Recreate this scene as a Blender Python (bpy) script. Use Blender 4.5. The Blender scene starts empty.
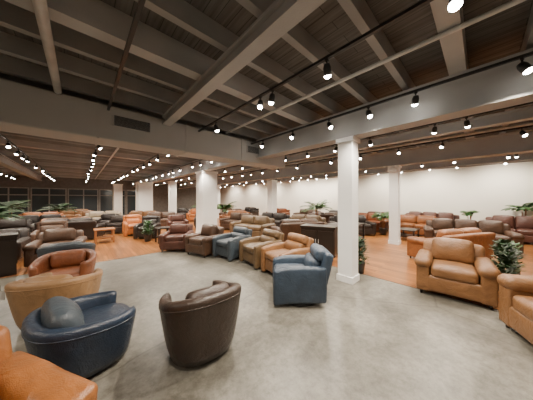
import bpy, math, random
from mathutils import Vector, Matrix
random.seed(7)
PHI = math.radians(42.93)
U1 = (math.cos(PHI), math.sin(PHI)); U2 = (-math.sin(PHI), math.cos(PHI))
def W(a, b): return (a*U1[0]+b*U2[0], a*U1[1]+b*U2[1])
def AB(x, y): return (x*U1[0]+y*U1[1], x*U2[0]+y*U2[1])
coll = bpy.context.scene.collection

# ---------------------------------------------------------------- materials
def new_mat(name):
    m = bpy.data.materials.new(name); m.use_nodes = True
    nt = m.node_tree; b = nt.nodes['Principled BSDF']
    return m, nt, b
def N(nt, t, **k):
    n = nt.nodes.new(t)
    for a, v in k.items(): setattr(n, a, v)
    return n
def ramp(nt, stops):
    r = N(nt, 'ShaderNodeValToRGB')
    e = r.color_ramp.elements
    e[0].position, e[0].color = stops[0][0], (*stops[0][1], 1)
    e[1].position, e[1].color = stops[1][0], (*stops[1][1], 1)
    for p, c in stops[2:]:
        x = e.new(p); x.color = (*c, 1)
    return r
def sc(c, f): return tuple(min(1, v*f) for v in c)
def simple(name, col, rough=.5, metal=0, var=.15, scale=6, bump=0, bscale=60):
    m, nt, b = new_mat(name)
    tc = N(nt, 'ShaderNodeTexCoord')
    no = N(nt, 'ShaderNodeTexNoise'); no.inputs['Scale'].default_value = scale; no.inputs['Detail'].default_value = 4
    nt.links.new(tc.outputs['Object'], no.inputs['Vector'])
    r = ramp(nt, [(.3, sc(col, 1-var)), (.7, sc(col, 1+var))])
    nt.links.new(no.outputs['Fac'], r.inputs['Fac'])
    nt.links.new(r.outputs['Color'], b.inputs['Base Color'])
    b.inputs['Roughness'].default_value = rough; b.inputs['Metallic'].default_value = metal
    if bump:
        n2 = N(nt, 'ShaderNodeTexNoise'); n2.inputs['Scale'].default_value = bscale; n2.inputs['Detail'].default_value = 3
        nt.links.new(tc.outputs['Object'], n2.inputs['Vector'])
        bp = N(nt, 'ShaderNodeBump'); bp.inputs['Strength'].default_value = bump; bp.inputs['Distance'].default_value = .01
        nt.links.new(n2.outputs['Fac'], bp.inputs['Height']); nt.links.new(bp.outputs['Normal'], b.inputs['Normal'])
    return m
def leather(name, col, rough=.42):
    m, nt, b = new_mat(name)
    tc = N(nt, 'ShaderNodeTexCoord')
    no = N(nt, 'ShaderNodeTexNoise'); no.inputs['Scale'].default_value = 5; no.inputs['Detail'].default_value = 5; no.inputs['Distortion'].default_value = .6
    nt.links.new(tc.outputs['Object'], no.inputs['Vector'])
    r = ramp(nt, [(.25, sc(col, .66)), (.75, sc(col, 1.2))])
    nt.links.new(no.outputs['Fac'], r.inputs['Fac']); nt.links.new(r.outputs['Color'], b.inputs['Base Color'])
    wr = N(nt, 'ShaderNodeTexNoise'); wr.inputs['Scale'].default_value = 9; wr.inputs['Detail'].default_value = 6; wr.inputs['Distortion'].default_value = 1.2
    vo = N(nt, 'ShaderNodeTexVoronoi'); vo.inputs['Scale'].default_value = 140
    nt.links.new(tc.outputs['Object'], wr.inputs['Vector']); nt.links.new(tc.outputs['Object'], vo.inputs['Vector'])
    ad = N(nt, 'ShaderNodeMath', operation='MULTIPLY_ADD'); ad.inputs[1].default_value = .12
    nt.links.new(vo.outputs['Distance'], ad.inputs[0]); nt.links.new(wr.outputs['Fac'], ad.inputs[2])
    bp = N(nt, 'ShaderNodeBump'); bp.inputs['Strength'].default_value = .45; bp.inputs['Distance'].default_value = .025
    nt.links.new(ad.outputs[0], bp.inputs['Height']); nt.links.new(bp.outputs['Normal'], b.inputs['Normal'])
    b.inputs['Roughness'].default_value = rough
    return m
LE = {
 'tan': leather('leather_tan', (.205, .095, .035)),
 'camel': leather('leather_camel', (.31, .175, .08)),
 'caramel': leather('leather_caramel', (.30, .11, .03), .33),
 'cognac': leather('leather_cognac', (.23, .083, .025)),
 'rust': leather('leather_rust', (.22, .07, .026)),
 'brown': leather('leather_brown', (.075, .038, .021)),
 'redbrown': leather('leather_redbrown', (.085, .031, .02)),
 'taupe': leather('leather_taupe', (.042, .027, .020), .34),
 'dark': leather('leather_dark', (.02, .013, .010)),
 'olive': leather('leather_olive', (.12, .073, .034)),
 'blue': leather('leather_blue', (.035, .054, .082), .42),
 'navy': leather('leather_navy', (.020, .032, .055), .36),
 'slate': leather('leather_slate', (.048, .064, .080), .42),
 'orange': leather('leather_orange', (.40, .13, .032)),
 'cream': leather('leather_cream', (.34, .28, .20)),
}
M_black = simple('black_metal', (.012, .012, .013), .45)
M_darkwood = simple('dark_wood', (.022, .014, .01), .4, scale=3)
M_wood = simple('warm_wood', (.3, .12, .04), .4, scale=3)
M_beam = simple('painted_beam_grey', (.36, .355, .345), .75, var=.10, scale=1.5, bump=.2)
M_joist = simple('painted_joist', (.27, .262, .25), .8, var=.15, scale=1.5, bump=.2)
M_duct = simple('painted_duct', (.39, .385, .37), .6, var=.06, scale=1)
M_pipe = simple('painted_pipe', (.52, .52, .50), .5)
M_col = simple('white_column_paint', (.82, .82, .80), .6, var=.04, scale=2, bump=.05)
M_wall = simple('cream_wall_paint', (.78, .75, .67), .8, var=.04, scale=.6)
M_wdark = simple('dark_wall_paint', (.12, .11, .10), .8)
M_leaf = simple('leaf_green', (.035, .10, .022), .45, var=.5, scale=8)
M_leafd = simple('leaf_dark_green', (.015, .045, .012), .5, var=.5, scale=8)
M_tag = simple('white_card', (.8, .8, .78), .6, var=.02)
M_grille = simple('vent_grille', (.05, .05, .048), .6)
M_frame = simple('grey_window_frame', (.25, .25, .24), .5)
M_pot = simple('dark_ceramic', (.03, .028, .026), .35)
M_glass, nt, b = new_mat('dark_window_glass')
b.inputs['Base Color'].default_value = (.04, .055, .065, 1); b.inputs['Roughness'].default_value = .08
M_lens, nt, b = new_mat('lamp_lens')
b.inputs['Emission Color'].default_value = (1, .94, .84, 1); b.inputs['Emission Strength'].default_value = 70
# concrete
M_conc, nt, b = new_mat('polished_concrete')
tc = N(nt, 'ShaderNodeTexCoord')
n1 = N(nt, 'ShaderNodeTexNoise'); n1.inputs['Scale'].default_value = .8; n1.inputs['Detail'].default_value = 11; n1.inputs['Roughness'].default_value = .66; n1.inputs['Distortion'].default_value = .5
n2 = N(nt, 'ShaderNodeTexNoise'); n2.inputs['Scale'].default_value = 14; n2.inputs['Detail'].default_value = 10; n2.inputs['Roughness'].default_value = .8
for n in (n1, n2): nt.links.new(tc.outputs['Object'], n.inputs['Vector'])
r1 = ramp(nt, [(.36, (.105, .097, .080)), (.49, (.17, .16, .135)), (.62, (.25, .236, .202))])
r2 = ramp(nt, [(.36, (.55, .54, .51)), (.58, (1, 1, 1))])
nt.links.new(n1.outputs['Fac'], r1.inputs['Fac']); nt.links.new(n2.outputs['Fac'], r2.inputs['Fac'])
mx = N(nt, 'ShaderNodeMix', data_type='RGBA', blend_type='MULTIPLY'); mx.inputs['Factor'].default_value = 1
nt.links.new(r1.outputs['Color'], mx.inputs['A']); nt.links.new(r2.outputs['Color'], mx.inputs['B'])
vo = N(nt, 'ShaderNodeTexVoronoi', feature='DISTANCE_TO_EDGE'); vo.inputs['Scale'].default_value = .28
dn = N(nt, 'ShaderNodeTexNoise'); dn.inputs['Scale'].default_value = 2.5; dn.inputs['Detail'].default_value = 5
nt.links.new(tc.outputs['Object'], dn.inputs['Vector'])
va = N(nt, 'ShaderNodeMix', data_type='VECTOR'); va.inputs['Factor'].default_value = .12
nt.links.new(tc.outputs['Object'], va.inputs['A']); nt.links.new(dn.outputs['Color'], va.inputs['B'])
nt.links.new(va.outputs['Result'], vo.inputs['Vector'])
r3 = ramp(nt, [(0, (.4, .4, .4)), (.003, (1, 1, 1))])
nt.links.new(vo.outputs['Distance'], r3.inputs['Fac'])
mx2 = N(nt, 'ShaderNodeMix', data_type='RGBA', blend_type='MULTIPLY'); mx2.inputs['Factor'].default_value = .7
nt.links.new(mx.outputs['Result'], mx2.inputs['A']); nt.links.new(r3.outputs['Color'], mx2.inputs['B'])
nt.links.new(mx2.outputs['Result'], b.inputs['Base Color'])
rr = N(nt, 'ShaderNodeMapRange'); rr.inputs['To Min'].default_value = .22; rr.inputs['To Max'].default_value = .55
nt.links.new(n2.outputs['Fac'], rr.inputs['Value']); nt.links.new(rr.outputs['Result'], b.inputs['Roughness'])
def plank_mat(name, c1, c2, rough, bw, rh, rot):
    m, nt, b = new_mat(name)
    tc = N(nt, 'ShaderNodeTexCoord'); mp = N(nt, 'ShaderNodeMapping'); mp.inputs['Rotation'].default_value = (0, 0, rot)
    br = N(nt, 'ShaderNodeTexBrick'); br.inputs['Scale'].default_value = 1; br.inputs['Brick Width'].default_value = bw; br.inputs['Row Height'].default_value = rh
    br.inputs['Mortar Size'].default_value = .004; br.inputs['Color1'].default_value = (*c1, 1); br.inputs['Color2'].default_value = (*c2, 1)
    br.inputs['Mortar'].default_value = (*sc(c1, .3), 1); br.inputs['Bias'].default_value = -.1
    nt.links.new(tc.outputs['Object'], mp.inputs['Vector']); nt.links.new(mp.outputs['Vector'], br.inputs['Vector'])
    mp2 = N(nt, 'ShaderNodeMapping'); mp2.inputs['Scale'].default_value = (1.5, 22, 22)
    nt.links.new(mp.outputs['Vector'], mp2.inputs['Vector'])
    no = N(nt, 'ShaderNodeTexNoise'); no.inputs['Scale'].default_value = 1; no.inputs['Detail'].default_value = 6
    nt.links.new(mp2.outputs['Vector'], no.inputs['Vector'])
    r = ramp(nt, [(.3, (.5, .48, .45)), (.7, (1.0, 1.0, 1.0))]); nt.links.new(no.outputs['Fac'], r.inputs['Fac'])
    mx = N(nt, 'ShaderNodeMix', data_type='RGBA', blend_type='MULTIPLY'); mx.inputs['Factor'].default_value = 1
    nt.links.new(br.outputs['Color'], mx.inputs['A']); nt.links.new(r.outputs['Color'], mx.inputs['B'])
    nt.links.new(mx.outputs['Result'], b.inputs['Base Color']); b.inputs['Roughness'].default_value = rough
    return m
M_fwood = plank_mat('oak_floor_planks', (.46, .19, .055), (.23, .085, .026), .28, 1.6, .11, math.pi/2)
M_deck = plank_mat('ceiling_deck_boards', (.15, .142, .132), (.115, .107, .098), .85, 3.0, .14, math.pi/2)

# ---------------------------------------------------------------- mesh helpers
def mesh_from(name, vs, fs, mat, smooth=True):
    me = bpy.data.meshes.new(name); me.from_pydata([tuple(v) for v in vs], [], fs); me.update()
    if mat: me.materials.append(mat)
    if smooth:
        for p in me.polygons: p.use_smooth = True
    return me
def xform(me, M): me.transform(M); return me
def T(x, y, z): return Matrix.Translation((x, y, z))
def R(a, ax): return Matrix.Rotation(a, 4, ax)
def rbox(sx, sy, sz, r=.05, puff=(0, 0, 0), mat=None, n=5, fn=None, name='m'):
    h = [sx/2, sy/2, sz/2]; r = min(r, *[v*.98 for v in h])
    ax = []
    for v in h:
        i = v-r
        e = [v, v-r*.27, v-r*.6]
        c = sorted(set([-q for q in e]+[i*(2*k/n-1) for k in range(n+1)]+e))
        ax.append(c)
    idx = {}; vs = []; fs = []
    def vert(p):
        k = tuple(round(q, 6) for q in p)
        if k in idx: return idx[k]
        inn = [max(-(h[i]-r), min(h[i]-r, p[i])) for i in range(3)]
        d = [p[i]-inn[i] for i in range(3)]; L = math.sqrt(sum(q*q for q in d)) or 1
        q = [inn[i]+d[i]/L*r for i in range(3)]
        u = [q[i]/h[i] for i in range(3)]
        o = []
        for i in range(3):
            j, l = (i+1) % 3, (i+2) % 3
            o.append(q[i]+u[i]*puff[i]*(1-u[j]**2)*(1-u[l]**2))
        if fn: o = fn(*o)
        idx[k] = len(vs); vs.append(o); return idx[k]
    for a in range(3):
        j, l = (a+1) % 3, (a+2) % 3
        for s in (-1, 1):
            for x in range(len(ax[j])-1):
                for y in range(len(ax[l])-1):
                    q = []
                    for (dx, dy) in ((0, 0), (1, 0), (1, 1), (0, 1)):
                        p = [0, 0, 0]; p[a] = s*h[a]; p[j] = ax[j][x+dx]; p[l] = ax[l][y+dy]
                        q.append(vert(p))
                    if s < 0: q.reverse()
                    fs.append(q)
    return mesh_from(name, vs, fs, mat)
def box(sx, sy, sz, mat, name='b', c=(0, 0, 0)):
    x, y, z = sx/2, sy/2, sz/2
    vs = [(c[0]+i*x, c[1]+j*y, c[2]+k*z) for i in (-1, 1) for j in (-1, 1) for k in (-1, 1)]
    fs = [(0, 1, 3, 2), (4, 6, 7, 5), (0, 4, 5, 1), (2, 3, 7, 6), (0, 2, 6, 4), (1, 5, 7, 3)]
    return mesh_from(name, vs, fs, mat, False)
def join(ms, name='j'):
    vs = []; fs = []; mi = []; mats = []; sm = []
    for m in ms:
        o = len(vs); vs += [v.co.copy() for v in m.vertices]
        mt = m.materials[0] if m.materials else None
        if mt not in mats: mats.append(mt)
        for p in m.polygons: fs.append([o+i for i in p.vertices]); mi.append(mats.index(mt)); sm.append(p.use_smooth)
    me = bpy.data.meshes.new(name); me.from_pydata(vs, [], fs); me.update()
    for mt in mats: me.materials.append(mt)
    for p, i, s in zip(me.polygons, mi, sm): p.material_index = i; p.use_smooth = s
    return me
def lathe(prof, mat, seg=28, name='l', sq=2.0):
    vs = []; fs = []
    for (r, z) in prof:
        for k in range(seg):
            t = 2*math.pi*k/seg; c, s = math.cos(t), math.sin(t)
            f = (abs(c)**sq+abs(s)**sq)**(-1/sq)
            vs.append((r*c*f, r*s*f, z))
    n = len(prof)
    for i in range(n-1):
        for k in range(seg):
            a = i*seg+k; b_ = i*seg+(k+1) % seg
            fs.append((a, b_, b_+seg, a+seg))
    fs.append(list(range(seg))[::-1]); fs.append([(n-1)*seg+k for k in range(seg)])
    return mesh_from(name, vs, fs, mat)
def rod(p, q, r, mat, seg=10):
    p, q = Vector(p), Vector(q); d = q-p
    me = lathe([(r, 0), (r, d.length)], mat, seg)
    return xform(me, T(*p) @ d.to_track_quat('Z', 'Y').to_matrix().to_4x4())

# ---------------------------------------------------------------- thing builder
def link(o): coll.objects.link(o); return o
def thing(name, parts, loc, rot=0, label='', cat='', group=None, scale=1):
    root = link(bpy.data.objects.new(name, None)); root.empty_display_size = .1
    root.location = loc; root.rotation_euler = (0, 0, rot); root.scale = (scale,)*3
    root['label'] = label; root['category'] = cat
    if group: root['group'] = group
    for p in parts:
        o = link(bpy.data.objects.new(p[0], p[1])); o.parent = root
        if len(p) > 2:
            for s in p[2]:
                so = link(bpy.data.objects.new(s[0], s[1])); so.parent = o
    return root
def single(name, me, loc, rot=0, label='', cat='', group=None, structure=False):
    o = link(bpy.data.objects.new(name, me)); o.location = loc; o.rotation_euler = (0, 0, rot)
    if structure: o['kind'] = 'structure'
    o['label'] = label; o['category'] = cat
    if group: o['group'] = group
    return o
WA, WB = 4.4, 6.6
def zf(x, y):
    a, b_ = AB(x, y); return .0045 if (a > WA-.4 or b_ > WB-.4) else 0.0005
def face(fx, fy): return math.atan2(fx, -fy)

# ---------------------------------------------------------------- room
AMIN, AMAX, BMIN, BMAX, DECK = -7, 13.4, -6, 23.3, 3.6
def abox(name, a0, a1, b0, b1, z0, z1, mat, label, cat, structure=False, group=None):
    me = box(a1-a0, b1-b0, z1-z0, mat)
    x, y = W((a0+a1)/2, (b0+b1)/2)
    return single(name, me, (x, y, (z0+z1)/2), PHI, label, cat, group, structure)
abox('floor', AMIN, AMAX, BMIN, BMAX, -.1, 0, M_conc, 'worn grey polished concrete showroom floor', 'floor', True)
pts = [(WA, BMIN), (AMAX, BMIN), (AMAX, BMAX), (AMIN, BMAX), (AMIN, WB), (WA, WB)]
vs = [(a, b_, 0.0002) for a, b_ in pts]+[(a, b_, .004) for a, b_ in pts]
fs = [(6, 7, 8, 11), (8, 9, 10, 11)]+[(i, (i+1) % 6, (i+1) % 6+6, i+6) for i in range(6)]
single('floor.001', mesh_from('wf', vs, fs, M_fwood, False), (0, 0, 0), PHI, 'orange-brown hardwood plank floor', 'floor', structure=True)
abox('ceiling', AMIN, AMAX, BMIN, BMAX, DECK, DECK+.1, M_deck, 'dark board ceiling deck', 'ceiling', True)
abox('wall_right', AMAX, AMAX+.15, BMIN, BMAX, 0, DECK, M_wall, 'plain cream painted wall', 'wall', True)
abox('trim_1', AMAX-.12, AMAX, BMIN, BMAX, 3.12, DECK, M_joist, 'dark grey soffit along top of wall', 'trim', True)
abox('baseboard_right', AMAX-.02, AMAX, BMIN, BMAX, 0.005, .12, M_col, 'white baseboard', 'baseboard', True)
abox('wall_end', AMIN, AMAX, BMAX, BMAX+.15, 0, DECK, M_wdark, 'dark end wall with black framed windows', 'wall', True)
abox('wall_left', AMIN-.15, AMIN, BMIN, BMAX, 0, DECK, M_wall, 'plain cream painted wall', 'wall', True)
abox('wall_back', AMIN, AMAX, BMIN-.15, BMIN, 0, DECK, M_wall, 'plain cream painted wall', 'wall', True)
for i in range(6):
    a0 = -5.8+i*2.0
    gl = box(1.8, .03, 2.3, M_glass, c=(0, 0, 1.25))
    fr = [box(.07, .08, 2.4, M_frame, c=(s*.93, 0, 1.22)) for s in (-1, 0, 1)]+[box(1.93, .08, .07, M_frame, c=(0, 0, z)) for z in (.06, 1.9, 2.42)]
    x, y = W(a0, BMAX-.05)
    single('window_%d' % (i+1), join([gl]+fr), (x, y, 0.005), PHI, 'dark storefront window with grey metal frames', 'window', structure=True)

# joists: a heavy one on every fourth line, slim ones between
b0 = 2.7-.62*10; k = -10
while b0 < BMAX-.3:
    big = k % 4 == 0; hw = .085 if big else .042
    abox('ceiling_joist', AMIN+.01, AMAX-.13, b0-hw, b0+hw, 3.3 if big else 3.38, DECK-.001, M_beam if big else M_joist, 'heavy grey painted ceiling joist' if big else 'slim grey painted ceiling joist', 'joist', group='ceiling joists')
    b0 += .62; k += 1
def ibeam(name, a, b0, b1, z0, z1, w, label):
    L = b1-b0
    ms = [box(w, L, .035, M_beam, c=(0, 0, z0+.0175)), box(w, L, .035, M_beam, c=(0, 0, z1-.0175)), box(w*.45, L, z1-z0-.07, M_beam, c=(0, 0, (z0+z1)/2))]
    x, y = W(a, (b0+b1)/2)
    return single(name, join(ms), (x, y, 0), PHI, label, 'beam', 'ceiling beams')
DB0, DB1, DZ0, DZ1 = 4.45, 5.05, 2.64, 3.25
ibeam('ceiling_beam', -2.3, DB1+.02, BMAX-.02, 3.0, 3.298, .25, 'grey painted ceiling beam')
ibeam('ceiling_beam', -2.9, BMIN+.02, DB0-.02, 2.95, 3.298, .25, 'grey painted ceiling beam')
ibeam('ceiling_beam', 3.87, BMIN+.02, DB0-.02, 2.78, 3.298, .3, 'grey painted beam resting on white columns')
ibeam('ceiling_beam', 3.87, DB1+.02, BMAX-.02, 2.78, 3.298, .3, 'grey painted beam resting on white columns')
ibeam('ceiling_beam', 8.23, BMIN+.02, BMAX-.02, 2.78, 3.298, .34, 'grey painted beam resting on white columns')
ibeam('ceiling_beam', 11.4, BMIN+.02, BMAX-.02, 2.95, 3.298, .3, 'grey painted ceiling beam')
ibeam('ceiling_beam', 1.3, BMIN+.02, DB0-.02, 3.12, 3.298, .16, 'narrow grey painted ceiling beam')
ibeam('ceiling_beam', 6.1, BMIN+.02, BMAX-.02, 3.08, 3.298, .16, 'narrow grey painted ceiling beam')

# duct
dl = 5.0-(AMIN+.02)
duct = rbox(dl, DB1-DB0, DZ1-DZ0, .03, mat=M_duct, n=2)
for p in duct.polygons: p.use_smooth = False
g = [box(.62, .02, .2, M_duct)]+[box(.56, .03, .012, M_grille, c=(0, -.005, -.08+.02*k)) for k in range(9)]
def ventat(a): return xform(join(g), T(a-(AMIN+.02+dl/2), -(DB1-DB0)/2-.01, 0.05))
x, y = W(AMIN+.02+dl/2, (DB0+DB1)/2)
thing('air_duct', [('duct_body', duct), ('vent', ventat(.72)), ('vent', ventat(-2.6)), ('vent', ventat(3.7))]+
      [('duct_seam', box(.03, DB1-DB0+.02, DZ1-DZ0+.02, M_duct, c=(-dl/2+1.2+k*1.5, 0, 0))) for k in range(7)], (x, y, (DZ0+DZ1)/2), PHI,
      'long rectangular grey painted air duct with dark vents', 'duct')

def column(x, y, w, h=2.775, label='square white painted column'):
    parts = [('shaft', box(w, w, h-.08, M_col, c=(0, 0, (h-.08)/2))), ('capital', box(w+.06, w+.06, .08, M_col, c=(0, 0, h-.04))),
             ('plinth', box(w+.04, w+.04, .12, M_col, c=(0, 0, .06)))]
    return thing('column', parts, (x, y, zf(x, y)), PHI, label, 'column', 'white showroom columns')
COLS = [(1.61, 3.95, .28), (4.58, 7.15, .28), (-2.62, 8.75, .66), (.35, 12.6, .42), (-6.3, 13.4, .4), (-8.8, 14.4, .9), (-11.9, 16.0, .55), (-4.2, 16.9, .4)]
for x, y, w_ in COLS: column(x, y, w_, label='thick square white painted column' if w_ > .5 else 'slim square white painted column')

def apipe(name, a, b0, b1, z, r, mat, label, cat='pipe'):
    L = b1-b0; me = rod((0, -L/2, 0), (0, L/2, 0), r, mat); x, y = W(a, (b0+b1)/2)
    single(name, me, (x, y, z), PHI, label, cat, 'ceiling pipes')
apipe('pipe', -.25, -3, 4.4, 3.24, .045, M_pipe, 'light grey painted ceiling pipe')
apipe('pipe', 2.7, -3, 4.4, 3.27, .025, M_pipe, 'thin light grey sprinkler pipe')
apipe('pipe', 7.2, -3, 22, 3.25, .035, M_pipe, 'light grey painted ceiling pipe')
apipe('pipe', 4.6, -3, 4.4, 3.26, .02, M_pipe, 'thin light grey sprinkler pipe')
apipe('pipe', 9.6, -3, 22, 3.26, .02, M_pipe, 'thin light grey sprinkler pipe')
apipe('pipe', -2.1, -3, 4.4, 3.26, .03, M_pipe, 'light grey painted ceiling pipe')
apipe('pipe', .9, 5.1, 22, 3.26, .03, M_pipe, 'light grey painted ceiling pipe')

# ---------------------------------------------------------------- track lights
TZ = 3.14
tracks = [-3.2, -1.4, .35, 1.97, 3.5, 5.3, 7.0, 8.75, 10.3, 12.0]
hous = lathe([(.036, 0), (.043, .002), (.042, .075), (.03, .11), (.014, .115)], M_black, 16)
lens = lathe([(.004, -.034), (.02, -.030), (.032, -.020), (.039, -.004), (.038, -.001)], M_lens, 16)
brk = join([box(.015, .015, .09, M_black, c=(0, 0, .115)), box(.04, .025, .02, M_black, c=(0, 0, .155))])
nl = 0
def lamp(loc, power, aim, name, size=140):
    ld = bpy.data.lights.new(name, 'SPOT'); ld.energy = power; ld.color = (1, .88, .73)
    ld.spot_size = math.radians(size); ld.spot_blend = .8; ld.shadow_soft_size = .05
    o = link(bpy.data.objects.new(name, ld)); o.location = loc
    o.rotation_euler = Vector(aim).to_track_quat('-Z', 'Y').to_euler()
    return o
for ti, a in enumerate(tracks):
    for (s0, s1) in ((-3.4, DB0-.06), (DB1+.06, 22.6)):
        if a > 5:
            if s0 > 0: continue
            s1 = 22.6
        x, y = W(a, (s0+s1)/2)
        single('lighting_track', box(.035, s1-s0, .03, M_black), (x, y, TZ), PHI, 'black ceiling lighting track', 'lighting track', 'lighting tracks')
    special = {1.97: [.12, 1.15, 2.0, 2.25, 3.6], 3.5: [-.3, .64, 1.28, 2.0, 2.9, 3.9], 5.3: [.19, .65, 1.9, 2.8, 3.8, 4.7], .35: [-1.7, -.6, .7], -1.4: [-1.6, -.5]}.get(a, [-1.8+ti*.13, -.6, .7, 1.7, 2.8, 3.9])
    bs = list(special); q = 5.5+.3*(ti % 3)
    while q < 22.3: bs.append(q); q += random.choice([.75, .95, 1.2, 1.5]) if q < 11 else random.choice([1.1, 1.5, 2.0])
    for k, bb in enumerate(bs):
        x, y = W(a, bb)
        vis = y > .3 and abs(x) < 1.45*y+.8
        if vis:
            tilt = math.radians(random.choice([-28, -20, 18, 26, 30])); yaw = random.uniform(-.6, .6)
            root = thing('track_light', [], (x, y, TZ-.18), PHI+yaw+(math.pi/2 if random.random() < .5 else 0), 'black ceiling track spotlight with glowing lens', 'track light', 'ceiling track spotlights')
            for pn, me in (('housing', hous), ('lens', lens), ('bracket', brk)):
                if pn == 'bracket' and y > 11: continue
                o = link(bpy.data.objects.new(pn, me)); o.parent = root
                if pn != 'bracket': o.matrix_local = T(0, 0, .08) @ R(tilt, 'X') @ T(0, 0, -.08)
            nl += 1
        if k % 2 == ti % 2:
            aim = (random.uniform(-.25, .25), random.uniform(-.25, .25), -1)
            pw = 260
            if a > 11.5: aim = (.5*U1[0], .5*U1[1], -.6); pw = 340
            lamp((x, y, TZ-.29), pw, aim, 'track_lamp')

# ---------------------------------------------------------------- furniture
cache = {}
def cached(f):
    def g(*a):
        k = (f.__name__,)+a
        if k not in cache: cache[k] = f(*a)
        return cache[k]
    return g
def legs(w, d, h, mat=None, r=.025):
    out = []
    for sx in (-1, 1):
        for sy in (-1, 1):
            out.append(('leg', xform(lathe([(r*.7, 0), (r, h)], mat or M_darkwood, 10), T(sx*(w/2-.08), sy*(d/2-.08), 0))))
    return out
@cached
def armchair(col, w, d, h, armw, armh, ncush):
    m = LE[col]; P = legs(w, d, .1)
    P.append(('base', xform(rbox(w-.06, d-.06, .24, .03, mat=m), T(0, 0, .2))))
    iw = w-2*armw
    def armfn(x, y, z):
        k = max(0, z/armh*1.6); return (x*(1+.12*k), y-(.03*k if y < 0 else 0), z - (.03*(y < 0)*k))
    arm = rbox(armw, d-.08, armh-.12, .055, (.015, .01, .012), m, fn=armfn)
    for s in (-1, 1):
        P.append(('arm', xform(arm.copy(), T(s*(w/2-armw/2), -.02, .12+(armh-.12)/2))))
    def raked(x, y, z): return (x, y+.16*max(0, z+h*.2)/h*1.2, z)
    P.append(('back', xform(rbox(w-.1, .17, h-.18, .055, (0, .02, .012), m, fn=raked), T(0, d/2-.13, .14+(h-.18)/2))))
    cw = iw/ncush
    for i in range(ncush):
        cx = -iw/2+cw*(i+.5)
        P.append(('seat_cushion', xform(rbox(cw-.012, d-.30, .17, .045, (.005, .01, .028), m), T(cx, -.09, .385))))
        P.append(('back_cushion', xform(xform(rbox(cw-.02, .19, h-.47, .06, (.01, .04, .015), m), R(math.radians(-12), 'X')), T(cx, d/2-.27, .46+(h-.45)/2))))
    return P
@cached
def rollchair(col, w, d, h, armw, armh, ncush):
    m = LE[col]; P = legs(w, d, .08)
    P.append(('base', xform(rbox(w-.1, d-.05, .26, .035, (0, .01, 0), mat=m), T(0, 0, .20))))
    iw = w-2*armw
    for s in (-1, 1):
        panel = xform(rbox(armw-.03, d-.06, armh-.14, .025, mat=m), T(0, 0, .06+(armh-.14)/2))
        roll = xform(rbox(armw+.03, d-.02, .17, .08, (.005, .01, .01), m), T(0, 0, armh-.085))
        P.append(('arm', xform(join([panel, roll]), T(s*(w/2-armw/2), -.01, 0))))
    P.append(('back', xform(rbox(w-.12, .2, h-.16, .07, (0, .02, .012), m, fn=lambda x, y, z: (x, y+.1*max(0, z)/.4, z)), T(0, d/2-.12, .12+(h-.16)/2))))
    cw = iw/ncush
    for i in range(ncush):
        cx = -iw/2+cw*(i+.5)
        P.append(('seat_cushion', xform(rbox(cw-.01, d-.26, .18, .05, (.01, .015, .035), m), T(cx, -.11, .40))))
        P.append(('back_cushion', xform(xform(rbox(cw-.02, .21, h-.42, .07, (.01, .055, .02), m), R(math.radians(-14), 'X')), T(cx, d/2-.27, .46+(h-.40)/2))))
    return P
@cached
def recliner(col, w, h):
    m = LE[col]; d = .84; P = []
    P.append(('base', xform(lathe([(.30, 0), (.32, .01), (.32, .035), (.29, .05), (.05, .06), (.05, .09)], M_black, 24), T(0, 0, 0))))
    P.append(('seat_base', xform(rbox(w-.1, d-.10, .26, .04, mat=m), T(0, 0, .21))))
    def sw(x, y, z): return (x, y, z-.06*max(0, -y/(d/2))**2)
    for s in (-1, 1):
        P.append(('arm', xform(rbox(.13, d-.06, .52, .04, (.015, .01, .01), m, fn=sw), T(s*(w/2-.07), -.02, .07+.26))))
    P.append(('seat_cushion', xform(rbox(w-.28, d-.24, .16, .05, (0, .02, .025), m), T(0, -.09, .40))))
    rk = R(math.radians(-13), 'X')
    P.append(('back', xform(xform(rbox(w-.08, .14, h-.26, .045, (0, .02, .01), m), rk), T(0, d/2-.06, .22+(h-.26)/2))))
    P.append(('back_cushion', xform(xform(rbox(w-.26, .16, h-.58, .06, (0, .04, .01), m), rk), T(0, d/2-.2, .44+(h-.62)/2))))
    P.append(('headrest', xform(xform(rbox(w-.2, .16, .19, .065, (0, .03, .01), m), rk), T(0, d/2-.10, h-.1))))
    return P
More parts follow.
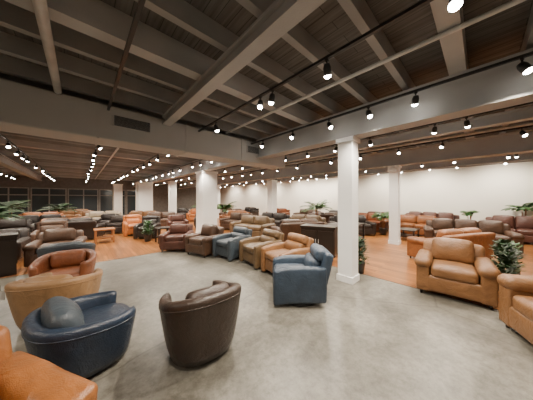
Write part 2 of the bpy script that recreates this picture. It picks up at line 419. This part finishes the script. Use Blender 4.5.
@cached
def barrel(col, R0, hb, ha, Tdeg, pillow):
    m = LE[col]; P = []
    P.append(('swivel_base', lathe([(R0*.62, 0), (R0*.62, .03), (R0*.3, .04), (R0*.3, .07)], M_black, 28)))
    seg = 44; Tm = math.radians(Tdeg); t0 = .10; vs = []; fs = []
    rings = []
    for k in range(seg+1):
        u = -1+2*k/seg; th = u*Tm
        e = abs(u); endk = 1.0
        if e > .93: endk = math.sqrt(max(0.02, 1-((e-.93)/.07)**2))
        s = 0.5-0.5*math.cos(math.pi*min(1, max(0, (e-.15)/.75)))
        top = hb+(ha-hb)*s
        bot = .05; t = t0*(1+.15*math.cos(th))
        def Rr(z, off):
            f = max(0, (z-bot)/(hb-bot)); return R0*(.74+.26*f**.7)-off
        zc = (bot+top)/2
        prof = []; nz = 8
        for j in range(nz+1): prof.append((0, bot+(top-t*.5-bot)*j/nz))
        for j in range(1, 6):
            a_ = math.pi*j/6; prof.append((t/2-t/2*math.cos(a_), top-t*.5+t*.5*math.sin(a_)))
        for j in range(nz, -1, -1): prof.append((t, bot+(top-t*.5-bot)*j/nz))
        ring = []
        for off, z in prof:
            off = t/2+(off-t/2)*endk
            zz = z if endk == 1 else zc+(z-zc)*(1-.06*(1-endk))
            r = Rr(zz, off); c_, s_ = math.sin(th), math.cos(th)
            ff = (abs(c_)**2.5+abs(s_)**2.5)**(-1/2.5)
            ring.append(len(vs)); vs.append((r*ff*c_, r*ff*s_, zz))
        rings.append(ring)
    for k in range(seg):
        A, B = rings[k], rings[k+1]; n = len(A)
        for j in range(n): fs.append((A[j], A[(j+1) % n], B[(j+1) % n], B[j]))
    fs.append(rings[0][::-1]); fs.append(rings[-1])
    P.append(('shell', mesh_from('shell', vs, fs, m)))
    wv = []; wf = []; nw = 60
    for k in range(nw+1):
        u = -.93+1.86*k/nw; th = u*Tm; e = abs(u)
        s = 0.5-0.5*math.cos(math.pi*min(1, max(0, (e-.15)/.75))); top = hb+(ha-hb)*s-.075
        c_, s_ = math.sin(th), math.cos(th); ff = (abs(c_)**2.5+abs(s_)**2.5)**(-1/2.5)
        r = R0*(.74+.26*((top-.05)/(hb-.05))**.7)*ff
        for j in range(6):
            a_ = 2*math.pi*j/6; rr_ = r+.006*math.cos(a_)
            wv.append((rr_*c_, rr_*s_, top+.006*math.sin(a_)))
    for k in range(nw):
        for j in range(6): wf.append((k*6+j, k*6+(j+1) % 6, (k+1)*6+(j+1) % 6, (k+1)*6+j))
    P.append(('welt', mesh_from('welt', wv, wf, m)))
    ri = R0-.075
    P.append(('seat_base', lathe([(R0*.70, .07), (R0*.74, .09), (ri*.90, .24), (ri*.88, .25)], m, 36, sq=2.5)))
    P.append(('seat_cushion', xform(lathe([(ri*.6, .25), (ri*.84, .26), (ri*.90, .29), (ri*.92, .34), (ri*.88, .385), (ri*.7, .405), (ri*.3, .415), (.01, .417)], m, 36, sq=2.6), T(0, -.035, 0))))
    P.append(('back_cushion', xform(xform(rbox(R0*1.05, .13, hb-.40, .06, (.01, .04, .02), m, fn=lambda x, y, z: (x, y-.5*x*x, z)), R(math.radians(-10), 'X')), T(0, ri-.13, .40+(hb-.40)/2))))
    if pillow:
        P.append(('lumbar_pillow', xform(xform(rbox(.56, .15, .26, .07, (.01, .05, .02), LE['slate']), R(math.radians(-30), 'X')), T(0, ri-.17, .52))))
    return P
GB = 'swivel barrel chairs'; GA = 'leather armchairs'; GS = 'leather sofas'; GR = 'leather recliners'
Q = []
def q(parts, name, x, y, f, w, d, label, cat, group, fixed=False, rot=None):
    Q.append(dict(p=parts, n=name, x=x, y=y, r=face(*f) if rot is None else rot, w=w, d=d, l=label, c=cat, g=group, fx=fixed))
q(armchair('caramel', .92, .9, .78, .2, .54, 1), 'armchair', -1.54, .88, (.95, -.3), 1, .95, 'glossy caramel leather armchair with padded arms', 'chair', GA, True)
q(barrel('navy', .43, .57, .51, 140, True), 'barrel_chair', -1.76, 1.98, (.6, .8), .8, .8, 'navy blue leather barrel chair with lumbar pillow', 'chair', GB, True)
q(barrel('taupe', .42, .71, .57, 138, False), 'barrel_chair', -.71, 2.17, (-.62, .78), .84, .84, 'dark taupe leather barrel swivel chair on concrete', 'chair', GB, True)
q(barrel('camel', .44, .64, .55, 140, False), 'barrel_chair', -2.76, 2.68, (-.3, .95), .88, .88, 'camel tan leather barrel chair with paper tag', 'chair', GB, True)
q(barrel('rust', .42, .66, .56, 140, False), 'barrel_chair', -3.42, 3.4, (.5, -.8), .84, .84, 'rust orange leather barrel chair', 'chair', GB, True)
q(barrel('slate', .44, .74, .60, 140, False), 'barrel_chair', -4.05, 4.1, (-.6, .8), .88, .88, 'slate blue leather barrel chair', 'chair', GB, True)
q(rollchair('brown', 1.0, .9, .76, .2, .56, 1), 'armchair', -5.3, 5.1, (.6, -.8), 1, .9, 'dark brown leather armchair with rolled arms', 'chair', GA, True)
q(recliner('blue', .74, .83), 'recliner', .52, 3.27, (-.98, .02), .8, .95, 'blue leather recliner with raised headrest', 'chair', GR, True)
q(recliner('tan', .8, .82), 'recliner', .42, 4.27, (-.8, -.5), .8, .9, 'tan leather recliner with padded back', 'chair', GR, True)
q(recliner('olive', .82, .8), 'recliner', -.14, 5.0, (-.75, -.55), .8, .85, 'olive brown leather recliner', 'chair', GR, True)
q(recliner('slate', .76, .78), 'recliner', -.95, 5.58, (-.6, -.75), .75, .85, 'slate blue leather recliner', 'chair', GR, True)
q(rollchair('brown', .84, .83, .78, .15, .56, 1), 'armchair', -1.8, 5.9, (-.5, -.85), .86, .85, 'brown leather armchair with plump back', 'chair', GA, True)
q(armchair('redbrown', .84, .83, .78, .15, .55, 1), 'armchair', -2.82, 6.35, (.1, -.95), .86, .85, 'reddish brown leather armchair', 'chair', GA, True)
q(rollchair('tan', .96, .92, .82, .2, .6, 1), 'armchair', 3.2, 3.44, (-.66, -.74), 1.0, .95, 'large tan leather armchair with rolled arms', 'chair', GA, True)
q(rollchair('tan', 2.1, .95, .86, .24, .66, 3), 'sofa', 2.97, 1.44, (-.9, .4), 2.1, .95, 'tan leather sofa with rolled arms', 'sofa', GS, True)
q(rollchair('cognac', 1.9, .95, .78, .24, .58, 2), 'sofa', 4.85, 5.3, (-.3, .95), 1.9, .95, 'cognac leather sofa with back turned', 'sofa', GS, True)
q(rollchair('brown', 2.2, .95, .84, .24, .6, 3), 'sofa', 6.6, 6.6, (-.6, -.8), 2.2, .95, 'brown leather sofa with three cushions', 'sofa', GS, True)
q(rollchair('redbrown', 2.2, .95, .9, .24, .62, 3), 'sofa', 9.45, 7.22, (-.73, -.68), 2.2, 1, 'reddish brown leather sofa near cream wall', 'sofa', GS, True)
q(rollchair('redbrown', 2.2, .95, .9, .24, .62, 3), 'sofa', 7.8, 9.6, (-.73, -.68), 2.2, 1, 'reddish brown leather sofa against cream wall', 'sofa', GS, True)
bg = [
 (6.6, 9.0, 's', 'cognac', (-.7, -.7)), (5.1, 10.2, 's', 'rust', (-.7, -.7)), (3.4, 9.0, 's', 'dark', (0, -1)),
 (2.0, 9.0, 's', 'olive', (-.5, -.8)), (6.4, 11.2, 's', 'redbrown', (-.7, -.7)), (4.6, 12.8, 's', 'dark', (-.7, -.7)), (2.9, 14.4, 's', 'brown', (-.7, -.7)),
 (1.2, 7.5, 's', 'brown', (-.3, .9)), (-.6, 8.6, 's', 'olive', (-.5, -.8)), (.3, 10.4, 's', 'dark', (-.5, -.8)), (3.4, 11.2, 's', 'brown', (.5, .8)),
 (-1.4, 10.4, 's', 'brown', (-.5, -.8)), (-2.0, 12.6, 's', 'cognac', (-.5, -.8)), (.9, 15.8, 's', 'rust', (-.7, -.7)), (-1.6, 18.0, 's', 'dark', (-.7, -.7)),
 (-3.6, 11.3, 'a', 'dark', (.3, -.9)), (-4.4, 9.9, 'a', 'redbrown', (.5, -.8)), (-4.9, 8.2, 'r', 'dark', (.2, -.9)), (-5.9, 8.9, 'r', 'orange', (.6, -.7)),
 (-7.0, 9.4, 'a', 'dark', (.3, -.9)), (-5.9, 11.2, 's', 'brown', (.2, -.9)), (-8.4, 10.6, 'a', 'dark', (.4, -.9)), (-7.7, 12.2, 's', 'tan', (.2, -.9)),
 (-9.6, 12.0, 's', 'cream', (.6, -.7)), (-11.6, 13.0, 'a', 'tan', (.6, -.7)), (-10.4, 9.0, 's', 'dark', (.7, -.7)), (-9.6, 7.2, 's', 'dark', (.8, -.5)),
 (-7.0, 6.5, 'r', 'brown', (.6, -.7)), (-8.3, 5.7, 'a', 'dark', (.8, -.5)), (-7.6, 7.8, 's', 'dark', (-.4, .9)), (-12.2, 10.8, 's', 'orange', (.7, -.6)),
 (-13.6, 14.2, 's', 'tan', (.6, -.7)), (-4.8, 14.6, 's', 'orange', (.2, -.9)), (-2.6, 15.2, 's', 'brown', (0, -1)), (-7.0, 15.8, 's', 'dark', (.2, -.9)),
 (-9.8, 16.2, 'a', 'cognac', (.4, -.9)), (-5.6, 18.6, 's', 'cream', (0, -1)), (-14.2, 12.0, 'a', 'dark', (.7, -.7)), (-6.7, 5.0, 'a', 'dark', (.6, -.8)),
]
CN = {'tan': 'tan', 'cognac': 'cognac', 'rust': 'rust orange', 'dark': 'very dark brown', 'olive': 'olive brown', 'redbrown': 'reddish brown', 'brown': 'brown', 'orange': 'orange', 'cream': 'cream'}
for x, y, t, c, f in bg:
    if t == 's': q(rollchair(c, 1.85, .9, .8, .22, .58, 2), 'sofa', x, y, f, 1.9, .95, CN[c]+' leather two-cushion sofa on wood floor', 'sofa', GS)
    elif t == 'a': q(armchair(c, .92, .88, .8, .16, .56, 1), 'armchair', x, y, f, .95, .92, CN[c]+' leather armchair on wood floor', 'chair', GA)
    else: q(recliner(c, .8, .88), 'recliner', x, y, f, .82, .92, CN[c]+' leather recliner with headrest', 'chair', GR)

def table(x, y, w, d, h, mat, rot, label, shelf=True, name='side_table', fixed=False):
    P = [('table_top', xform(rbox(w, d, .04, .01, mat=mat, n=1), T(0, 0, h-.02)))]
    for sx in (-1, 1):
        for sy in (-1, 1): P.append(('leg', box(.05, .05, h-.04, mat, c=(sx*(w/2-.05), sy*(d/2-.05), (h-.04)/2))))
    if shelf: P.append(('shelf', box(w-.1, d-.1, .03, mat, c=(0, 0, h*.35))))
    q(P, name, x, y, (0, -1), w, d, label, 'table', 'display tables', fixed, rot)
def cabinet(x, y, w, d, h, mat, rot, label):
    P = [('body', box(w, d, h-.06, mat, c=(0, 0, (h-.06)/2))), ('top', box(w+.04, d+.04, .06, mat, c=(0, 0, h-.03)))]
    for s in (-1, 1):
        P.append(('door', box(w/2-.04, .02, h-.18, mat, c=(s*w/4, -d/2-.01, (h-.06)/2)), [('handle', box(.015, .02, .12, M_duct, c=(s*.04, -d/2-.03, h*.5)))]))
    q(P, 'cabinet', x, y, (0, -1), w+.06, d+.06, label, 'cabinet', 'dark wood cabinets', True, rot)
cabinet(1.55, 5.85, .95, .5, .82, M_darkwood, PHI-math.pi/2+.3, 'dark wood display cabinet with two doors')
cabinet(-5.7, 4.05, .8, .45, .85, M_darkwood, .9, 'dark wood cabinet beside barrel chairs')
table(2.7, 6.8, 1.3, .8, .76, M_darkwood, PHI, 'dark wood display table', name='dining_table')
table(-8.9, 8.9, 1.5, .8, .74, M_wood, PHI, 'warm wood dining table', False, 'dining_table')
table(-6.0, 7.4, .6, .6, .5, M_wood, PHI, 'small warm wood side table')
table(5.6, 7.9, .9, .6, .42, M_darkwood, PHI, 'low dark wood coffee table', name='coffee_table')
table(-3.9, 7.4, .5, .5, .55, M_darkwood, PHI, 'small dark wood side table')
table(8.0, 7.2, .8, .6, .42, M_darkwood, PHI, 'low dark wood coffee table', name='coffee_table')

def foliage_palm(n, L, mat):
    vs = []; fs = []
    for i in range(n):
        az = 2*math.pi*i/n*1.618*3+random.uniform(-.2, .2); el = random.uniform(.7, 1.4); l = L*random.uniform(.75, 1.1)
        pts = []; p = Vector((0, 0, 0)); e = el
        for k in range(11):
            pts.append((p.copy(), e)); p = p+Vector((math.cos(az)*math.cos(e), math.sin(az)*math.cos(e), math.sin(e)))*l/10; e -= .15
        side = Vector((-math.sin(az), math.cos(az), 0))
        for k in range(10):
            a_, b_ = pts[k][0], pts[k+1][0]; w = .008
            o = len(vs); vs += [a_-side*w, a_+side*w, b_+side*w, b_-side*w]; fs.append((o, o+1, o+2, o+3))
            if k > 1:
                for s in (-1, 1):
                    for h_ in (0, .5):
                        base = a_.lerp(b_, h_); d = (b_-a_).normalized()
                        ll = l*.30*math.sin(math.pi*(k+h_)/11)+.04
                        tip = base+side*s*ll*.8+d*ll*.6-Vector((0, 0, ll*.25))
                        mid = base.lerp(tip, .45)
                        o = len(vs); vs += [base, mid+d*.024, tip, mid-d*.024]; fs.append((o, o+1, o+2, o+3))
    return mesh_from('fol', vs, fs, mat)
def foliage_bush(n, H, Rr, mat):
    vs = []; fs = []
    for i in range(n):
        az = random.uniform(0, 6.283); rr = Rr*math.sqrt(random.random()); z = H*random.random()
        c = Vector((rr*math.cos(az)*(1-.4*z/H), rr*math.sin(az)*(1-.4*z/H), z))
        d = Vector((math.cos(az), math.sin(az), random.uniform(-.2, 1.2))).normalized(); s = d.cross(Vector((0, 0, 1))).normalized()
        l = random.uniform(.07, .12); w = l*.3
        o = len(vs); vs += [c, c+d*l*.5+s*w, c+d*l, c+d*l*.5-s*w]; fs.append((o, o+1, o+2, o+3))
    return mesh_from('fol', vs, fs, mat)
def plant(x, y, kind, h, label, mat=None, pot=.16, fixed=False, spread=.5):
    mat = mat or M_leaf
    ph = pot*1.9
    P = [('pot', lathe([(pot*.72, 0), (pot, ph*.95), (pot, ph), (pot*.88, ph), (pot*.85, ph*.93), (.01, ph*.92)], M_pot, 20))]
    if kind == 'palm':
        sh = h*(.9-spread)
        P.append(('stem', join([rod((.03*math.cos(k*2.1), .03*math.sin(k*2.1), ph*.9), (.07*math.cos(k*2.1), .07*math.sin(k*2.1), ph+sh), .014, M_wood) for k in range(3)])))
        P.append(('foliage', xform(foliage_palm(18, h*spread, mat), T(0, 0, ph+sh*.8))))
    else:
        P.append(('foliage', xform(foliage_bush(340, h-ph, pot*1.15, mat), T(0, 0, ph*.95))))
    q(P, 'potted_plant', x, y, (0, -1), pot*2+.1, pot*2+.1, label, 'plant', None, fixed, 0)
plant(2.02, 4.35, 'bush', .72, 'small leafy plant in dark pot beside white column', M_leafd, .12, True)
plant(4.1, 3.46, 'bush', .86, 'dense dark green plant in dark pot', M_leafd, .125, True)
plant(4.55, 3.74, 'bush', .76, 'dense green plant in dark pot', M_leaf, .125, True)
plant(2.6, 10.4, 'palm', 2.0, 'tall green palm in dark pot')
plant(5.2, 8.9, 'palm', 1.2, 'small palm in dark pot')
x, y = W(12.75, -1.15); plant(x, y, 'palm', 1.85, 'large green palm beside wall', fixed=True, spread=.36)
x, y = W(12.5, .35); plant(x, y, 'palm', 1.2, 'small palm between sofas', fixed=True, spread=.32)
plant(-2.4, 11.4, 'palm', 1.8, 'green palm in dark pot')
plant(-4.4, 7.6, 'bush', .75, 'bushy green plant in dark pot', M_leaf, .14)
for (x, y, h) in ((-8.9, 6.4, 1.8), (-10.9, 7.9, 2.0), (-12.6, 9.6, 2.0), (-13.8, 10.8, 2.0), (-10.9, 10.5, 1.8)):
    plant(x, y, 'palm', h, 'tall dark green palm in dark pot', M_leafd)
plant(-5.6, 17.2, 'palm', 1.8, 'green palm in dark pot')

obst = Q+[dict(x=x, y=y, r=PHI, w=w_+.1, d=w_+.1, fx=True) for x, y, w_ in COLS]
def axes(o): return [Vector((math.cos(o['r']), math.sin(o['r']))), Vector((-math.sin(o['r']), math.cos(o['r'])))]
for it in range(200):
    moved = False
    for i in range(len(obst)):
        for j in range(i+1, len(obst)):
            A, B = obst[i], obst[j]
            if A['fx'] and B['fx']: continue
            dv = Vector((B['x']-A['x'], B['y']-A['y']))
            if dv.length > 2.6: continue
            best = None
            aa, ba = axes(A), axes(B)
            for ax in aa+ba:
                ra = abs(ax.dot(aa[0]))*A['w']/2+abs(ax.dot(aa[1]))*A['d']/2; rb = abs(ax.dot(ba[0]))*B['w']/2+abs(ax.dot(ba[1]))*B['d']/2
                pen = ra+rb+.1-abs(ax.dot(dv))
                if pen <= 0: best = None; break
                if best is None or pen < best[0]: best = (pen, ax if ax.dot(dv) >= 0 else -ax)
            if best:
                moved = True; pen, ax = best
                ka = 0 if A['fx'] else (1 if B['fx'] else .5); kb = 1-ka if not B['fx'] else 0
                A['x'] -= ax.x*pen*ka; A['y'] -= ax.y*pen*ka; B['x'] += ax.x*pen*kb; B['y'] += ax.y*pen*kb
    for o in Q:
        if o['fx']: continue
        a, b_ = AB(o['x'], o['y']); m_ = max(o['w'], o['d'])/2+.15
        lim = AMAX-(1.0 if o['c'] == 'plant' else m_)
        if a > lim or b_ > BMAX-m_-.2:
            a = min(a, lim); b_ = min(b_, BMAX-m_-.2); o['x'], o['y'] = W(a, b_)
    if not moved: break
print('relax', it, moved)
for o in Q:
    thing(o['n'], o['p'], (o['x'], o['y'], zf(o['x'], o['y'])), o['r'], o['l'], o['c'], o['g'])

tag = join([box(.07, .004, .11, M_tag), rod((0, 0, .055), (0, 0, .12), .002, M_black)])
single('price_tag', tag, (-3.1, 2.33, .47), .8, 'small white paper price tag on camel chair', 'tag')
thing('emergency_light', [('housing', rbox(.3, .1, .12, .02, mat=M_tag, n=1)),
     ('lamp_head', xform(lathe([(.03, 0), (.05, .06), (.045, .065)], M_tag, 14), T(-.1, -.05, .06))),
     ('lamp_head', xform(lathe([(.03, 0), (.05, .06), (.045, .065)], M_tag, 14), T(.1, -.05, .06)))],
     (4.58-.23*U1[0], 7.15-.23*U1[1], 2.62), PHI-math.pi/2, 'white twin-head emergency light near column top', 'light')

# ---------------------------------------------------------------- camera / world
cd = bpy.data.cameras.new('camera'); cd.sensor_width = 36; cd.lens = 36*200/533; cd.clip_end = 100; cd.clip_start = .05
cam = link(bpy.data.objects.new('camera', cd)); cam.location = (0, 0, 1.6); cam.rotation_euler = (math.pi/2, 0, 0)
cd.shift_y = -.002
bpy.context.scene.camera = cam
w = bpy.data.worlds.new('world'); bpy.context.scene.world = w; w.use_nodes = True
w.node_tree.nodes['Background'].inputs[0].default_value = (1, .9, .8, 1); w.node_tree.nodes['Background'].inputs[1].default_value = .2
print('track lights', nl)
